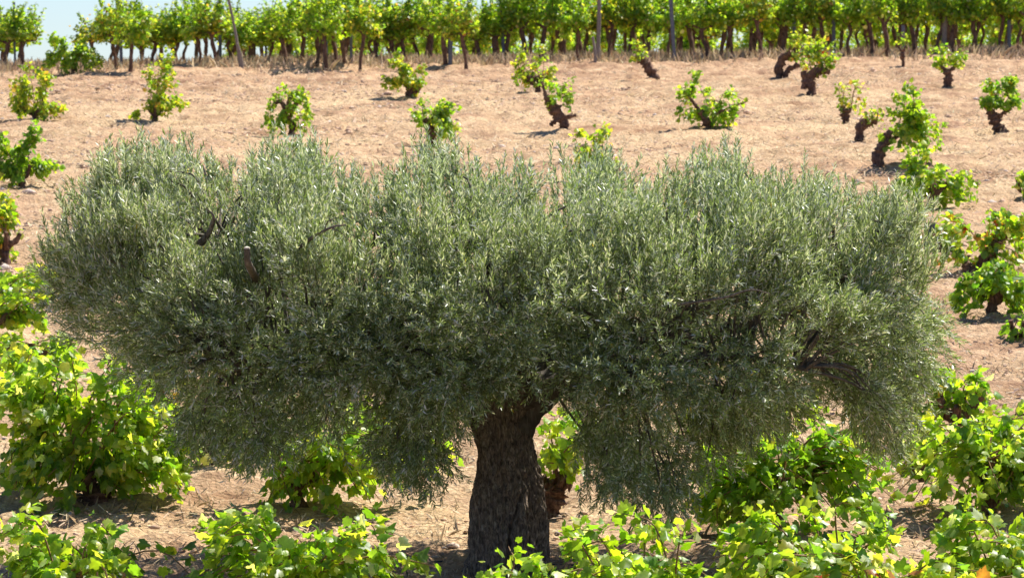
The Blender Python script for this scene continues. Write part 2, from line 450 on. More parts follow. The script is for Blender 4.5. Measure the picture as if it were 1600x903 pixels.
SUNV = np.array(SUN)
def foliage(rng, heads, box, depth, nl, leaf, lod, pal, canes=None, droop=.25, jit=.05):
    """canes from the heads to points through the foliage box, leaves along them"""
    xl, xr, zb, zt = box
    heads = np.asarray(heads, float)
    A = (xr - xl) * (zt - zb)
    nc = canes or max(6, int(10 + A * 11))
    per = max(3, int(nl * 1.5 / nc))
    ml, mc = MB(), MB()
    pos, out_, td = [], [], []
    cen = np.array([(xl + xr) / 2, 0, zb + (zt - zb) * .4])
    for k in range(nc):
        # a point on a lumpy shell of the bush
        th = rng.uniform(0, 2 * np.pi); rr = rng.random() ** .5
        cx_, sx_ = math.cos(th), math.sin(th)
        ex = np.array([math.copysign(abs(cx_) ** .65, cx_) * (xr - xl) / 2 * rr, 0, math.copysign(abs(sx_) ** .65, sx_) * rr])
        ex[2] *= (zt - cen[2]) if ex[2] > 0 else (cen[2] - zb)
        ex[1] = rng.uniform(-1, 1) * depth * math.sqrt(max(.1, 1 - rr * rr * .8))
        if rng.random() < .3: ex = ex * [1.12, 1, 1.22]
        if lod == 0 and k % 9 == 0: ex = ex * [1.35, 1, .7]          # long trailing shoots
        t = cen + ex
        h = heads[np.argmin(np.linalg.norm(heads - t, axis=1) + rng.random(len(heads)) * .4)]
        L = np.linalg.norm(t - h)
        m = h * .5 + t * .5 + np.array([rng.normal(0, .08), rng.normal(0, .08), L * droop + rng.normal(0, .05)])
        m[2] = min(m[2], zt)
        cpts = spline([h, m, t], 9)
        tube(mc, cpts, np.linspace(.008, .0035, 9), 4, cap=False)
        u = np.clip(rng.beta(1.9, 1.0, per), .04, 1)
        q = spline([h, m, t], 40)[(u * 39).astype(int)]
        q = q + rng.normal(0, jit, (per, 3))
        pos.append(q)
        o = norm(q - cen)
        out_.append(o); td.append(np.tile(norm(t - h), (per, 1)))
    pos = np.vstack(pos); o = np.vstack(out_); td = np.vstack(td); n = len(pos)
    nr = norm(np.array([0, -.1, .22]) + SUNV * .45 * np.sign(rng.random((n, 1)) - .25) + o * .6 + rng.normal(0, .55, (n, 3)))
    d = norm(td * .3 + o * .5 + np.array([0, 0, -.75]) + rng.normal(0, .5, (n, 3)))
    s = leaf * rng.uniform(.5, 1.3, n)
    col = leafcols(rng, pal, n)
    if lod == 0:
        pale = rng.random(n) < .07
        col[pale] = np.array([.46, .50, .34]) * rng.uniform(.8, 1.1, (pale.sum(), 1))
    T = {0: VL0, 1: VL1, 2: VL2}[lod]
    leafset(ml, T[0], T[1], pos, d, nr, s, col, rng, .5)
    return ml, mc

def default_trunk(rng, mb, h, r, narms=4, lean=(0, 0), reach=.22):
    hx, hy = lean
    pts = [(0, 0, -.06), (hx * .3 + rng.normal(0, .02), hy * .3, h * .35), (hx * .75 + rng.normal(0, .03), hy * .7, h * .7), (hx, hy, h)]
    tube(mb, pts, [r * 1.25, r, r * .95, r * 1.3], 12, 22, .5, int(rng.integers(99)))
    heads = []
    for k in range(narms):
        a = 2 * np.pi * k / narms + rng.uniform(-.4, .4)
        e = np.array([hx + math.cos(a) * reach * rng.uniform(.7, 1.2), hy + math.sin(a) * reach * .8, h + rng.uniform(.05, .2)])
        mdl = np.array([hx + math.cos(a) * reach * .55, hy + math.sin(a) * reach * .4, h + rng.uniform(-.02, .05)])
        tube(mb, [(hx, hy, h - r * .3), mdl, e], [r * .95, r * .62, r * .6], 9, 12, .55, int(rng.integers(99)))
        heads.append(e)
    return heads

def vine(label, base, box, pal='green', dens=520, leaf=.084, depth=None, trunk=None, th=.42, tr=.07, canes=None, seed=0,
         narms=4, lean=(0, 0), droop=.25, d=None, lod=None, group='gobelet vines planted in the field', name='grapevine', reach=.22):
    rng = np.random.default_rng(1000 + seed)
    if d is None: g = gp(*base)
    else:
        p = P(base[0], 500, d); g = np.array([p[0], d, float(ground_z(p[0], d))])
    D = g[1]; s = FPX / D
    # photo pixels -> metres about the base, at the vine's distance
    def loc(px, py): q = P(px, py, D); return np.array([q[0] - g[0], 0., q[2] - g[2]])
    a, b = loc(box[0], box[3]), loc(box[1], box[2])
    bx = (a[0] + .04, b[0] - .04, max(a[2], .06) + .02, b[2] - .05)
    w = bx[1] - bx[0]
    dep = depth if depth is not None else min(.75, max(.2, w * .42))
    root = thing(name, label, 'vine', g, group)
    mb = MB()
    if trunk:
        heads = []
        for path in trunk:
            pts = [loc(q[0], q[1]) + np.array([0, (q[3] if len(q) > 3 else 0), 0]) for q in path]
            if path is trunk[0]: pts[0][2] = -.06
            tube(mb, pts, [q[2] * (1 if path is trunk[0] else .72) for q in path], 12, 8 * len(pts), .75, int(rng.integers(99)))
            heads.append(pts[-1])
            if path is not trunk[0] or len(trunk) == 1: heads.append(pts[len(pts) // 2 + 0] * .3 + pts[-1] * .7)
    else:
        heads = default_trunk(rng, mb, min(th, .42 * (bx[3])), tr * .85, narms, lean, reach)
    hm = np.mean(heads, axis=0); heads = list(heads) + [hm + [0, 0, .06], hm + [.12, .1, .02], hm + [-.12, -.1, .02]]
    mb.build('trunk', M_VBARK, root, smooth=True)
    A = w * (bx[3] - bx[2])
    if lod is None: lod = 0 if D < 45 else (1 if D < 75 else 2)
    ml, mc = foliage(rng, heads, bx, dep, max(20, dens * A), leaf, lod, pal, canes, droop)
    ml.build('foliage', M_VLEAF, root)
    mc.build('stems', M_CANE, root)
    return root

k = iter(range(1, 200))
# upper field, left to right
vine('sparse yellowish vine low on the far left edge below the sky gap', (55, 192), (8, 106, 92, 192), 'yellow', 480, tr=.07, th=.2, seed=next(k), narms=5)
vine('dense round green vine with split dark stump at the left edge', (33, 292), (-14, 84, 194, 292), 'green', 900, tr=.08, th=.22, seed=next(k), reach=.18)
vine('tall thin yellowing vine standing alone below the ridge grass', (243, 195), (212, 290, 84, 200), 'yellow', 480, tr=.06, th=.22, seed=next(k), reach=.12)
vine('straggly vine with dark knobby arms left of centre above the olive crown', (455, 214), (398, 492, 132, 212), 'bright', 420, seed=next(k),
     trunk=[[(458, 214, .06), (455, 195, .05), (448, 180, .045)], [(450, 178, .06), (440, 160, .055), (428, 162, .045)], [(450, 176, .045), (450, 160, .04), (462, 146, .04)], [(452, 178, .05), (466, 160, .04), (478, 150, .03)]], depth=.3)
vine('bushy yellow green vine with one bare arm on its right side', (640, 156), (600, 663, 75, 156), 'yellow', 720, seed=next(k),
     trunk=[[(640, 156, .08), (640, 145, .08), (642, 132, .07)], [(648, 146, .06), (654, 138, .055), (660, 130, .06)], [(640, 140, .05), (625, 125, .04)]], depth=.4)
vine('yellow green vine just behind the highest tip of the olive crown', (685, 232), (640, 720, 142, 240), 'bright', 560, seed=next(k),
     trunk=[[(680, 236, .07), (672, 205, .07), (662, 186, .06)], [(672, 205, .06), (690, 190, .04)]], depth=.4)
vine('pale loose leaved vine rising over a thick dark arm below the ridge', (838, 150), (803, 868, 62, 142), 'yellow', 420, seed=next(k),
     trunk=[[(843, 150, .06), (838, 135, .07), (832, 122, .11)], [(835, 124, .09), (822, 118, .05), (815, 110, .04)], [(835, 124, .08), (848, 118, .05)]], depth=.3)
vine('leaning gnarled bare vine trunk with one stubby arm to the right', (884, 212), (846, 898, 112, 165), 'bright', 420, seed=next(k),
     trunk=[[(884, 214, .05), (881, 196, .07), (872, 180, .14), (862, 164, .11), (853, 150, .06)], [(872, 186, .10), (885, 184, .06), (900, 180, .045)], [(870, 186, .1), (860, 196, .06)], [(853, 152, .05), (850, 140, .035), (846, 128, .03)], [(856, 154, .04), (872, 146, .025)]], depth=.25, canes=12)
vine('short leaning trunk with a few yellow leaves at the foot of the ridge', (1028, 128), (985, 1012, 58, 95), 'yellow', 500, seed=next(k),
     trunk=[[(1028, 130, .09), (1020, 115, .10), (1008, 100, .10), (999, 93, .07)]], depth=.2, canes=8)
vine('fresh green vine spreading low with a shoot reaching right', (1108, 210), (1056, 1150, 118, 206), 'bright', 560, seed=next(k),
     trunk=[[(1104, 212, .06), (1106, 195, .06), (1095, 175, .06)], [(1105, 192, .05), (1120, 178, .04), (1168, 158, .02)], [(1100, 180, .05), (1078, 155, .04)]], depth=.35)
vine('dark two legged vine with yellow leaves, left of the twin stumps', (1222, 128), (1226, 1268, 46, 98), 'yellow', 560, seed=next(k),
     trunk=[[(1218, 122, .09), (1219, 100, .10), (1235, 82, .10), (1246, 78, .06)], [(1226, 130, .08), (1230, 112, .09), (1242, 104, .09), (1250, 102, .05)]], depth=.3)
vine('vine with thick hooked black trunk under orange tinged leaves', (1268, 154), (1250, 1318, 62, 112), 'rust', 560, seed=next(k),
     trunk=[[(1270, 156, .09), (1266, 138, .11), (1266, 122, .12), (1280, 110, .10), (1296, 114, .06)], [(1256, 140, .07), (1257, 125, .09), (1255, 112, .08)], [(1278, 112, .08), (1284, 106, .05)]], depth=.3)
vine('thin wispy vine with few leaves on a small dark stump', (1320, 197), (1302, 1358, 122, 176), 'yellow', 230, seed=next(k),
     trunk=[[(1320, 198, .06), (1321, 185, .07), (1321, 172, .11)], [(1321, 176, .06), (1330, 170, .04)], [(1320, 174, .05), (1315, 166, .04)]], depth=.25, canes=12)
vine('bare arched vine trunk bending right under a few yellow leaves', (1344, 224), (1335, 1382, 164, 194), 'yellow', 380, seed=next(k),
     trunk=[[(1344, 224, .07), (1343, 208, .08), (1350, 195, .08), (1362, 190, .07), (1370, 192, .05)]], depth=.2, canes=9)
vine('small green vine on a short forked trunk right of centre ridge', (1480, 141), (1455, 1520, 70, 110), 'bright', 560, seed=next(k),
     trunk=[[(1480, 142, .09), (1481, 125, .08), (1479, 110, .09)], [(1480, 114, .07), (1490, 106, .05), (1494, 100, .04)], [(1480, 112, .06), (1470, 104, .04)]], depth=.3)
vine('compact green vine on curved dark trunk by the right edge', (1562, 209), (1526, 1602, 112, 172), 'green', 800, seed=next(k),
     trunk=[[(1564, 212, .11), (1558, 196, .09), (1552, 182, .10), (1545, 174, .09)], [(1554, 184, .08), (1570, 176, .06), (1580, 168, .04)], [(1548, 176, .07), (1540, 165, .06)]], depth=.4)
vine('leaning vine with tall pointed green crown above the olive on the right', (1370, 264), (1370, 1472, 138, 250), 'bright', 640, seed=next(k),
     trunk=[[(1368, 264, .10), (1374, 242, .09), (1380, 224, .08), (1392, 205, .05)], [(1378, 228, .05), (1400, 215, .04), (1430, 190, .03)]], depth=.45)
vine('wide low vine sprawling behind the olive crown on the right', (1452, 330), (1392, 1526, 222, 330), 'bright', 620, seed=next(k), tr=.07, th=.3, narms=5, reach=.3)
vine('low green shoots poking in at the right edge below curved trunk vine', (1606, 315), (1568, 1640, 268, 318), 'bright', 600, seed=next(k), tr=.06, th=.2)
vine('yellow green vine half hidden behind the olive top right of centre', (930, 285), (895, 965, 190, 290), 'yellow', 520, seed=next(k), tr=.06, th=.3, depth=.3)
vine('green vine showing through the left top of the olive crown', (462, 330), (420, 505, 225, 330), 'bright', 520, seed=next(k), tr=.06, th=.25)
# middle, left and right of the olive
vine('yellow vine cut by the left edge, above the low trailing shoots', (8, 412), (-50, 44, 292, 410), 'yellow', 640, seed=next(k), tr=.07, th=.25)
vine('low vine trailing thin shoots at the left edge beside the olive', (-20, 545), (-90, 108, 400, 575), 'bright', 620, seed=next(k), tr=.07, th=.3, droop=.15, canes=34)
vine('orange flecked vine with slanting dark trunk near a plastic tube', (1535, 430), (1452, 1625, 328, 425), 'rust', 520, seed=next(k),
     trunk=[[(1528, 434, .07), (1538, 412, .08), (1550, 390, .08), (1556, 376, .05)], [(1534, 425, .08), (1512, 420, .09), (1508, 400, .08)], [(1550, 390, .05), (1575, 370, .03)]], depth=.55)
vine('dense low green vine hugging the ground right of the olive', (1555, 498), (1480, 1640, 388, 498), 'green', 850, seed=next(k), tr=.08, th=.3, narms=5)
vine('small low vine at the right edge under the dense one', (1600, 535), (1556, 1650, 494, 534), 'bright', 620, seed=next(k), tr=.05, th=.12, depth=.4)
vine('vine with reddish leaves tucked behind the olive, upper shoots to right', (1490, 700), (1415, 1545, 572, 702), 'green', 640, seed=next(k), tr=.07, th=.4, narms=5)
vine('yellow vine glimpsed behind the left hanging lobe of the olive', (248, 655), (200, 292, 528, 640), 'yellow', 420, seed=next(k), tr=.06, th=.3)
vine('vine with yellow leaves behind the dark trunk hollow, cut head below', (866, 806), (812, 930, 628, 748), 'bright', 620, seed=next(k),
     trunk=[[(858, 808, .075), (862, 782, .08), (864, 762, .10)], [(864, 764, .11), (878, 756, .10), (892, 758, .06)], [(862, 764, .09), (850, 754, .08), (842, 750, .05)], [(866, 758, .04), (870, 720, .02)]], depth=.4)
vine('vine seen through leaves behind the left half of the olive trunk', (600, 740), (500, 720, 610, 730), 'bright', 480, seed=next(k), tr=.06, th=.3)
vine('vine behind the right lower lobe of the olive', (1180, 725), (1080, 1310, 600, 720), 'bright', 420, seed=next(k), tr=.06, th=.35)
vine('yellow green vine trailing between the left edge and the left lobe of the olive', (40, 600), (-20, 118, 505, 600), 'bright', 560, seed=next(k), tr=.06, th=.25, droop=.15)
vine('green vine under the olive between the big left bush and the long vine', (330, 735), (270, 420, 620, 745), 'bright', 560, seed=next(k), tr=.06, th=.3)
vine('bright vine overlapping others at the right edge above the lower corner', (1610, 700), (1530, 1680, 640, 720), 'bright', 700, seed=next(k), tr=.06, th=.3)
vine('yellowing low vine with thin shoots near the left edge above the trailing one', (62, 462), (18, 112, 400, 470), 'yellow', 420, seed=next(k), tr=.045, th=.15, depth=.25, canes=10)
vine('leafy vine filling the left edge level with the olive lower lobe', (-10, 500), (-90, 60, 420, 505), 'bright', 650, seed=next(k), tr=.06, th=.25)
vine('green vine peeping low beside the right rim of the olive, under the reddish one', (1440, 760), (1370, 1500, 655, 770), 'bright', 620, seed=next(k), tr=.06, th=.3)
# lower, nearer
vine('huge leafy green bush vine with split dark stump, lower left', (150, 792), (-30, 335, 548, 800), 'bright', 1050, seed=next(k), leaf=.088,
     trunk=[[(140, 796, .10), (150, 770, .11), (132, 745, .09)], [(158, 790, .10), (165, 768, .09), (182, 742, .08)], [(140, 770, .06), (110, 730, .05), (60, 690, .03)]], depth=.75, canes=95)
vine('long green vine reaching right under the left olive lobes', (468, 806), (380, 700, 655, 806), 'bright', 900, seed=next(k), leaf=.088, tr=.08, th=.4, narms=5, depth=.6, canes=70)
vine('deep green wide vine below the right olive lobe', (1210, 846), (1070, 1400, 668, 846), 'green', 900, seed=next(k), leaf=.088, tr=.09, th=.4, narms=5, depth=.65, canes=85)
vine('tall yellow green vine mass at the right edge lower corner', (1545, 812), (1395, 1690, 645, 812), 'bright', 950, seed=next(k), leaf=.088, tr=.09, th=.45, narms=5, depth=.7, canes=75)
FG = 'vines along the lower edge in front'
vine('loose vine with yellow sprays in the lower left corner', (110, 900), (-30, 262, 797, 1010), 'bright', 600, seed=next(k), leaf=.088, d=30.2, depth=.6, canes=40, th=.5, group=FG)
vine('spiky vine with pale leaves, lower edge left of the olive trunk', (480, 900), (270, 655, 790, 1020), 'bright', 620, seed=next(k), leaf=.088, d=29.9, depth=.6, canes=46, th=.5, group=FG)
vine('bright vine right in front of the olive trunk foot', (790, 900), (690, 880, 862, 1080), 'bright', 640, seed=next(k), leaf=.088, d=28.3, depth=.5, canes=36, th=.5, group=FG)
vine('yellow green vine lower edge just right of the olive trunk', (1000, 900), (860, 1130, 795, 1050), 'bright', 640, seed=next(k), leaf=.088, d=29.0, depth=.6, canes=44, th=.5, group=FG)
vine('long vine with yellow tips spanning the lower right of the picture', (1290, 900), (1100, 1430, 778, 980), 'bright', 660, seed=next(k), leaf=.088, d=30.0, depth=.6, canes=50, th=.55, group=FG)
vine('vine with red and orange leaves at the bottom right', (1400, 900), (1200, 1570, 835, 1100), 'rust', 620, seed=next(k), leaf=.088, d=28.2, depth=.55, canes=50, th=.5, group=FG)
vine('full yellow green vine filling the bottom right corner', (1570, 900), (1440, 1720, 775, 1030), 'bright', 640, seed=next(k), leaf=.088, d=29.8, depth=.6, canes=46, th=.5, group=FG)
vine('blurred near vine tip poking up in the lower left', (165, 900), (118, 222, 858, 960), 'bright', 620, seed=next(k), leaf=.088, d=20.5, depth=.15, canes=12, th=.3, group=FG)
vine('blurred near vine tip with one pale leaf, lower edge left', (375, 900), (345, 408, 874, 960), 'yellow', 620, seed=next(k), leaf=.088, d=20.0, depth=.2, canes=8, th=.3, group=FG)

# ------------------------------------------------------------------ ridge vines (trained high, in rows)
TOPS = [(-40, 14), (0, 18), (40, 22), (62, 70), (82, 92), (105, 74), (125, 52), (150, 28), (170, 8), (200, -4), (235, 30), (262, 26), (300, 0), (340, 5), (372, 26), (400, 30), (420, 48), (445, 14),
        (480, -8), (560, -6), (600, 8), (622, 22), (640, -8), (720, -6), (745, 18), (760, 30), (780, 8), (800, -22), (1080, -22), (1100, 4), (1120, -24), (1640, -38)]
def top_at(px): return np.interp(px, [a for a, _ in TOPS], [b for _, b in TOPS]) - 7

def ridge_variant(i):
    rng = np.random.default_rng(300 + i)
    mt = MB(); lean = rng.normal(0, .10)
    h = rng.uniform(.80, .98)
    tr = rng.uniform(.038, .062)
    tube(mt, [(0, 0, -.1), (lean * .3 + rng.normal(0, .03), 0, h * .4), (lean * .8 + rng.normal(0, .03), 0, h * .75), (lean, 0, h)], [tr * 1.2, tr, tr * .95, tr * 1.25], 9, 16, .45, i)
    heads = []
    for s in (-1, 1):
        e = np.array([lean + s * rng.uniform(.2, .35), rng.normal(0, .1), h + rng.uniform(.02, .15)])
        tube(mt, [(lean, 0, h - .04), (lean + s * .12, 0, h + .05), e], [tr * .9, tr * .6, tr * .45], 7, 8, .5, i + 20)
        heads.append(e)
    heads.append(np.array([lean, 0, h + .05]))
    mf, mc = foliage(rng, heads, (-.50 + lean, .50 + lean, h - .06 + .1 * (i % 3), 1.72 + .07 * (i % 4)), .40, 520, .092, 2, 'yellow' if i % 5 == 4 else 'bright', 26, .2, .07)
    # shoots that stick out of the top
    for q in range(9):
        bx = rng.uniform(-.4, .4) + lean; L = rng.uniform(.12, .42); a = rng.normal(0, .3)
        p = np.array([[bx, 0, 1.6], [bx + a * .3, 0, 1.8], [bx + a * L * 2, 0, 1.82 + L]])
        tube(mc, p, [.006, .005, .003], 4, cap=False)
        n = 20; u = rng.random(n); c = spline(p, 30)[(u * 29).astype(int)] + rng.normal(0, .03, (n, 3))
        leafset(mf, VL2[0], VL2[1], c, norm(rng.normal(0, 1, (n, 3)) + [0, 0, -.5]), norm(rng.normal(0, .6, (n, 3)) + [0, 0, 1]), .09 * rng.uniform(.5, 1, n), leafcols(rng, 'bright', n), rng)
    return mt, mf, mc
RV = []
for i in range(9):
    root = thing('trained_vine', 'x', 'vine', (0, 0, -50))
    mt, mf, mc = ridge_variant(i)
    mt.build('trunk', M_VBARK, root, smooth=True); mf.build('foliage', M_VLEAF, root); mc.build('stems', M_CANE, root)
    RV.append([root, False])
rr = random.Random(4)
def place_ridge(px, d, label, group, py=None, topy=None, vi=None, sx=None):
    if py is not None:
        g = gp(px, py); 
    else:
        x = (px - 800) / FPX * d; g = np.array([x, d, float(ground_z(x, d))])
    D = g[1]
    ty = top_at(px) if topy in (None, 'own') else topy
    ht = P(px, ty, D)[2] - g[2]
    sz = max(.7, min(1.35, ht / 1.98)) if topy != 'own' else rr.uniform(.92, 1.12)
    if topy == 'own': pass
    i = rr.randrange(9) if vi is None else vi
    root, used = RV[i]
    if not used: r = root; RV[i][1] = True
    else:
        r = root.copy(); COL.objects.link(r)
        for ch in [c for c in bpy.data.objects if c.parent == root]:
            c = ch.copy(); COL.objects.link(c); c.parent = r
    r.location = [float(v) for v in g]
    r.rotation_euler = (0, 0, rr.choice([0, math.pi]) + rr.uniform(-.35, .35))
    s = sx or rr.uniform(.88, 1.15)
    r.scale = (s, s, sz)
    r['label'] = label; r['category'] = 'vine'; r['group'] = group
    return r

POSTS = [ # px top, py top, px foot, py foot, kind, radius, label
 (22, 4, 24, 104, 'steel', 0.030, 'dark metal post above the leftmost ridge vine'),
 (188, 4, 190, 106, 'steel', 0.041, 'grey metal post with open sky just to its left'),
 (343, 0, 345, 104, 'steel', 0.041, 'grey metal post left of the leaning wooden post'),
 (356, -6, 379, 112, 'wood', .035, 'thin leaning wooden post rising above the leaves'),
 (371, 68, 382, 113, 'wood', .03, 'short slanting wooden prop at the foot of the leaning post'),
 (415, 30, 416, 100, 'steel', 0.030, 'short dark post in the dip of the leaf line'),
 (508, 2, 511, 102, 'steel', 0.035, 'dark post buried in leaves right of the leaf line dip'),
 (548, -5, 549, 106, 'steel', 0.038, 'slim blue grey post on the left middle of the ridge'),
 (706, -10, 703, 108, 'steel', 0.054, 'thick grey post left of a bare topped trunk'),
 (784, -8, 787, 96, 'steel', 0.038, 'thin post in the small sky gap at mid ridge'),
 (936, -12, 934, 100, 'wood', .055, 'stout round wooden post with a knobby vine head on it'),
 (926, 58, 932, 106, 'wood', .035, 'short leaning wooden stub beside the stout post'),
 (1047, -12, 1055, 101, 'steel', 0.047, 'long dark post between two arching bare trunks'),
 (1240, -12, 1242, 84, 'steel', 0.047, 'dark blue post above the two legged vine'),
 (1302, -12, 1303, 90, 'steel', 0.047, 'dark post over the orange tinged vine'),
 (1411, 40, 1412, 96, 'steel', 0.041, 'short post half hidden behind a tiny dead vine'),
 (1477, -12, 1474, 88, 'wood', .07, 'broad grey wooden post above the small forked vine'),
 (1577, -8, 1577, 86, 'steel', 0.047, 'dark metal post nearest the right edge of the ridge'),
]
for (x0, y0, x1, y1, kind, r, lab) in POSTS:
    g = gp(x1, y1); q = P(x0, y0, g[1])
    mb = MB(); dx, dz = q[0] - g[0], q[2] - g[2]
    if kind == 'steel':       # an L-shaped galvanised profile
        w = r; t = .006 + .25 * r
        prof = np.array([(-w, -w), (w, -w), (w, -w + t), (-w + t, -w + t), (-w + t, w), (-w, w)])
        V = np.vstack([np.column_stack([prof, np.full(6, -.15)]), np.column_stack([prof + [dx, 0], np.full(6, dz)])])
        j = np.arange(6); mb.add(V, np.stack([j, (j + 1) % 6, (j + 1) % 6 + 6, j + 6], -1)); mb.add(V[6:], np.array([[0, 1, 2, 3], [0, 3, 4, 5]]))
    else:
        tube(mb, [(-.02, 0, -.15), (dx * .5 + .01, 0, dz * .5), (dx, 0, dz)], [r * 1.1, r, r * .9], 10, 14, .12, int(x0))
    o = mb.build('vineyard_post', M_STEEL if kind == 'steel' else M_WOOD, None, smooth=(kind != 'steel'), loc=[float(v) for v in g])
    tag(o, lab, 'post', 'posts standing among the ridge vines')

ANCH = [(22, 'the leftmost ridge post'), (189, 'the grey post beside the open sky'), (366, 'the thin leaning wooden post'), (548, 'the slim blue grey post'),
        (705, 'the thick grey post at mid ridge'), (935, 'the stout wooden post'), (1051, 'the long dark post between arching trunks'),
        (1241, 'the post over the two legged vine'), (1475, 'the broad grey wooden post'), (1577, 'the metal post nearest the right edge')]
FRONT = [(8, 100), (36, 106), (150, 105), (182, 116), (204, 118), (236, 104), (268, 104), (292, 104), (312, 106), (338, 106), (355, 104), (398, 100), (420, 98), (446, 104), (472, 100), (495, 108), (509, 110),
         (525, 106), (538, 108), (562, 112), (586, 100), (614, 92), (633, 96), (672, 98), (696, 108), (729, 112), (749, 95), (774, 98), (790, 92), (822, 92), (846, 88), (882, 96), (906, 100), (950, 96), (984, 96), (1012, 92), (1049, 97), (1082, 95),
         (1107, 97), (1126, 88), (1142, 96), (1172, 88), (1190, 96), (1222, 88), (1262, 80), (1290, 74), (1330, 84), (1363, 88), (1388, 92), (1412, 90), (1430, 90), (1462, 86), (1486, 84), (1523, 78), (1560, 88), (1596, 86), (1618, 88)]
ORD = ['nearest', 'second', 'third', 'fourth', 'fifth', 'sixth', 'seventh', 'eighth', 'ninth', 'tenth']
cnt = {}
def ridge_label(px):
    i = min(range(len(ANCH)), key=lambda i: abs(ANCH[i][0] - px))
    side = 'left' if px < ANCH[i][0] else 'right'
    same = sorted([q for q, _ in FRONT if min(range(len(ANCH)), key=lambda i: abs(ANCH[i][0] - q)) == i and ('left' if q < ANCH[i][0] else 'right') == side], key=lambda q: abs(q - ANCH[i][0]))
    n = same.index(px)
    return ('front row ridge vine ' + ('right beside ' if n == 0 else ORD[n] + ' to the ') + (side + ' of ' if n else '') + ANCH[i][1] + ('' if n else ', on its ' + side))
for px, py in FRONT:
    place_ridge(px, None, ridge_label(px), 'trained vines in the front row of the ridge', py=py)
vine('low hanging leafy vine spilling left under the first sky gap on the ridge', (112, 118), (60, 172, 52, 116), 'bright', 700, seed=149, group='trained vines in the front row of the ridge', name='trained_vine', depth=.5, tr=.07, th=.5)
BACK = 'vines in the rows behind the front row of the ridge'
for row, (d, step, ph) in enumerate([(115.5, 44, 5), (119, 40, 22), (127, 62, 10), (137, 52, 30), (150, 34, 12)]):
    px = -20 + ph
    while px < 1640:
        if not (45 < px < 150) and not (px < 340 and row > 1) and not (395 < px < 430 and row > 0):
            place_ridge(px + rr.uniform(-9, 9), d + rr.uniform(-1, 1), 'leafy trained vine in the rows behind the front row of ridge trunks', BACK, topy=(top_at(px) + 4 + rr.uniform(0, 12)) if row < 2 else 'own')
        px += step * rr.uniform(.85, 1.15)
# bare heads of the front row that stand out
vine('bare arched vine with grey arms left of the thin sky gap post', (646, 92), (630, 650, 20, 50), 'green', 200, seed=150, group='trained vines in the front row of the ridge', name='trained_vine',
     trunk=[[(750, 96, .06), (749, 80, .07), (757, 66, .07), (767, 72, .05), (772, 98, .05)]]) if False else None
vine('tiny dead looking vine stub standing forward of the ridge line', (1411, 107), (1398, 1420, 50, 72), 'yellow', 160, seed=151, canes=5, depth=.1,
     trunk=[[(1411, 108, .035), (1411, 92, .04), (1410, 78, .06)], [(1410, 82, .04), (1400, 70, .03)], [(1410, 80, .035), (1416, 72, .03)]])

# ------------------------------------------------------------------ small field items
def field_bits():
    g = gp(1452, 392); s = FPX / g[1]
    root = thing('vine_guard', 'dark blue grey plastic guard tube standing behind the right end of the olive crown', 'plant guard', g)
    mb = MB(); w = 9 / s; h = 44 / s; t = .006
    th = np.linspace(0, 2 * np.pi, 16, endpoint=False)
    ring = lambda r, z: np.column_stack([np.cos(th) * r + .02 * z, np.sin(th) * r, np.full(16, z)])
    V = np.vstack([ring(w, -.03), ring(w * 1.03, h * .5), ring(w, h), ring(w - t, h), ring(w - t, .02)])
    j = np.arange(16)
    for q in range(4): mb.add(V, np.stack([q * 16 + j, q * 16 + (j + 1) % 16, (q + 1) * 16 + (j + 1) % 16, (q + 1) * 16 + j], -1))
    mb.build('tube_wall', M_PLASTIC, root, smooth=True)
    mb = MB(); tube(mb, [(-w - .05, 0, -.05), (-w - .07, 0, h * .55), (-w - .12, 0, h * .95)], [.03, .028, .02], 8, 10, .3, 3)
    mb.build('stake', M_WOOD, root, smooth=True)
    vine('low dark stumped vine between the plastic guard and slanting trunk', (1478, 400), (1452, 1512, 345, 400), 'bright', 420, seed=160,
         trunk=[[(1472, 404, .08), (1468, 385, .08), (1462, 365, .06)], [(1476, 402, .07), (1488, 390, .07), (1500, 372, .06)]], depth=.3)
    for (pts, lab) in (([(560, 893), (640, 888), (700, 884), (760, 884), (850, 889), (1000, 893)], 'black irrigation hose on the soil at the olive trunk foot'),
                       ([(1090, 896), (1130, 895), (1170, 897), (1215, 896), (1330, 900)], 'black irrigation hose on bare soil at the lower right')):
        W = np.array([gp(a, b) + np.array([0, 0, .035]) for a, b in pts])
        o0 = W[0].copy(); mb = MB(); tube(mb, W - o0, [.012] * len(W), 8, 60)
        o = mb.build('irrigation_hose', M_HOSE, None, smooth=True, loc=[float(v) for v in o0]); tag(o, lab, 'hose')
    # pale thistle like weed
    g = gp(376, 806); rng = np.random.default_rng(77); mb = MB(); n = 60
    a = rng.random(n) * 6.28
    d = np.stack([np.cos(a), np.sin(a) * .8, rng.uniform(.1, .9, n)], -1)
    tpl = np.array([[0, 0, 0], [.16, .4, .05], [0, 1, 0], [-.16, .4, .05]]); tf = np.array([[0, 1, 2, 3]])
    leafset(mb, tpl, tf, np.stack([np.cos(a) * .04, np.sin(a) * .04, np.full(n, .02)], -1), d, np.tile([0, 0, 1.], (n, 1)), rng.uniform(.05, .14, n), np.array([.34, .46, .36]) * rng.uniform(.8, 1.2, (n, 1)), rng)
    o = mb.build('pale_weed', M_STRAW, None, loc=[float(v) for v in g]); tag(o, 'small pale mint green weed on shaded soil left of the long vine', 'weed')
field_bits()

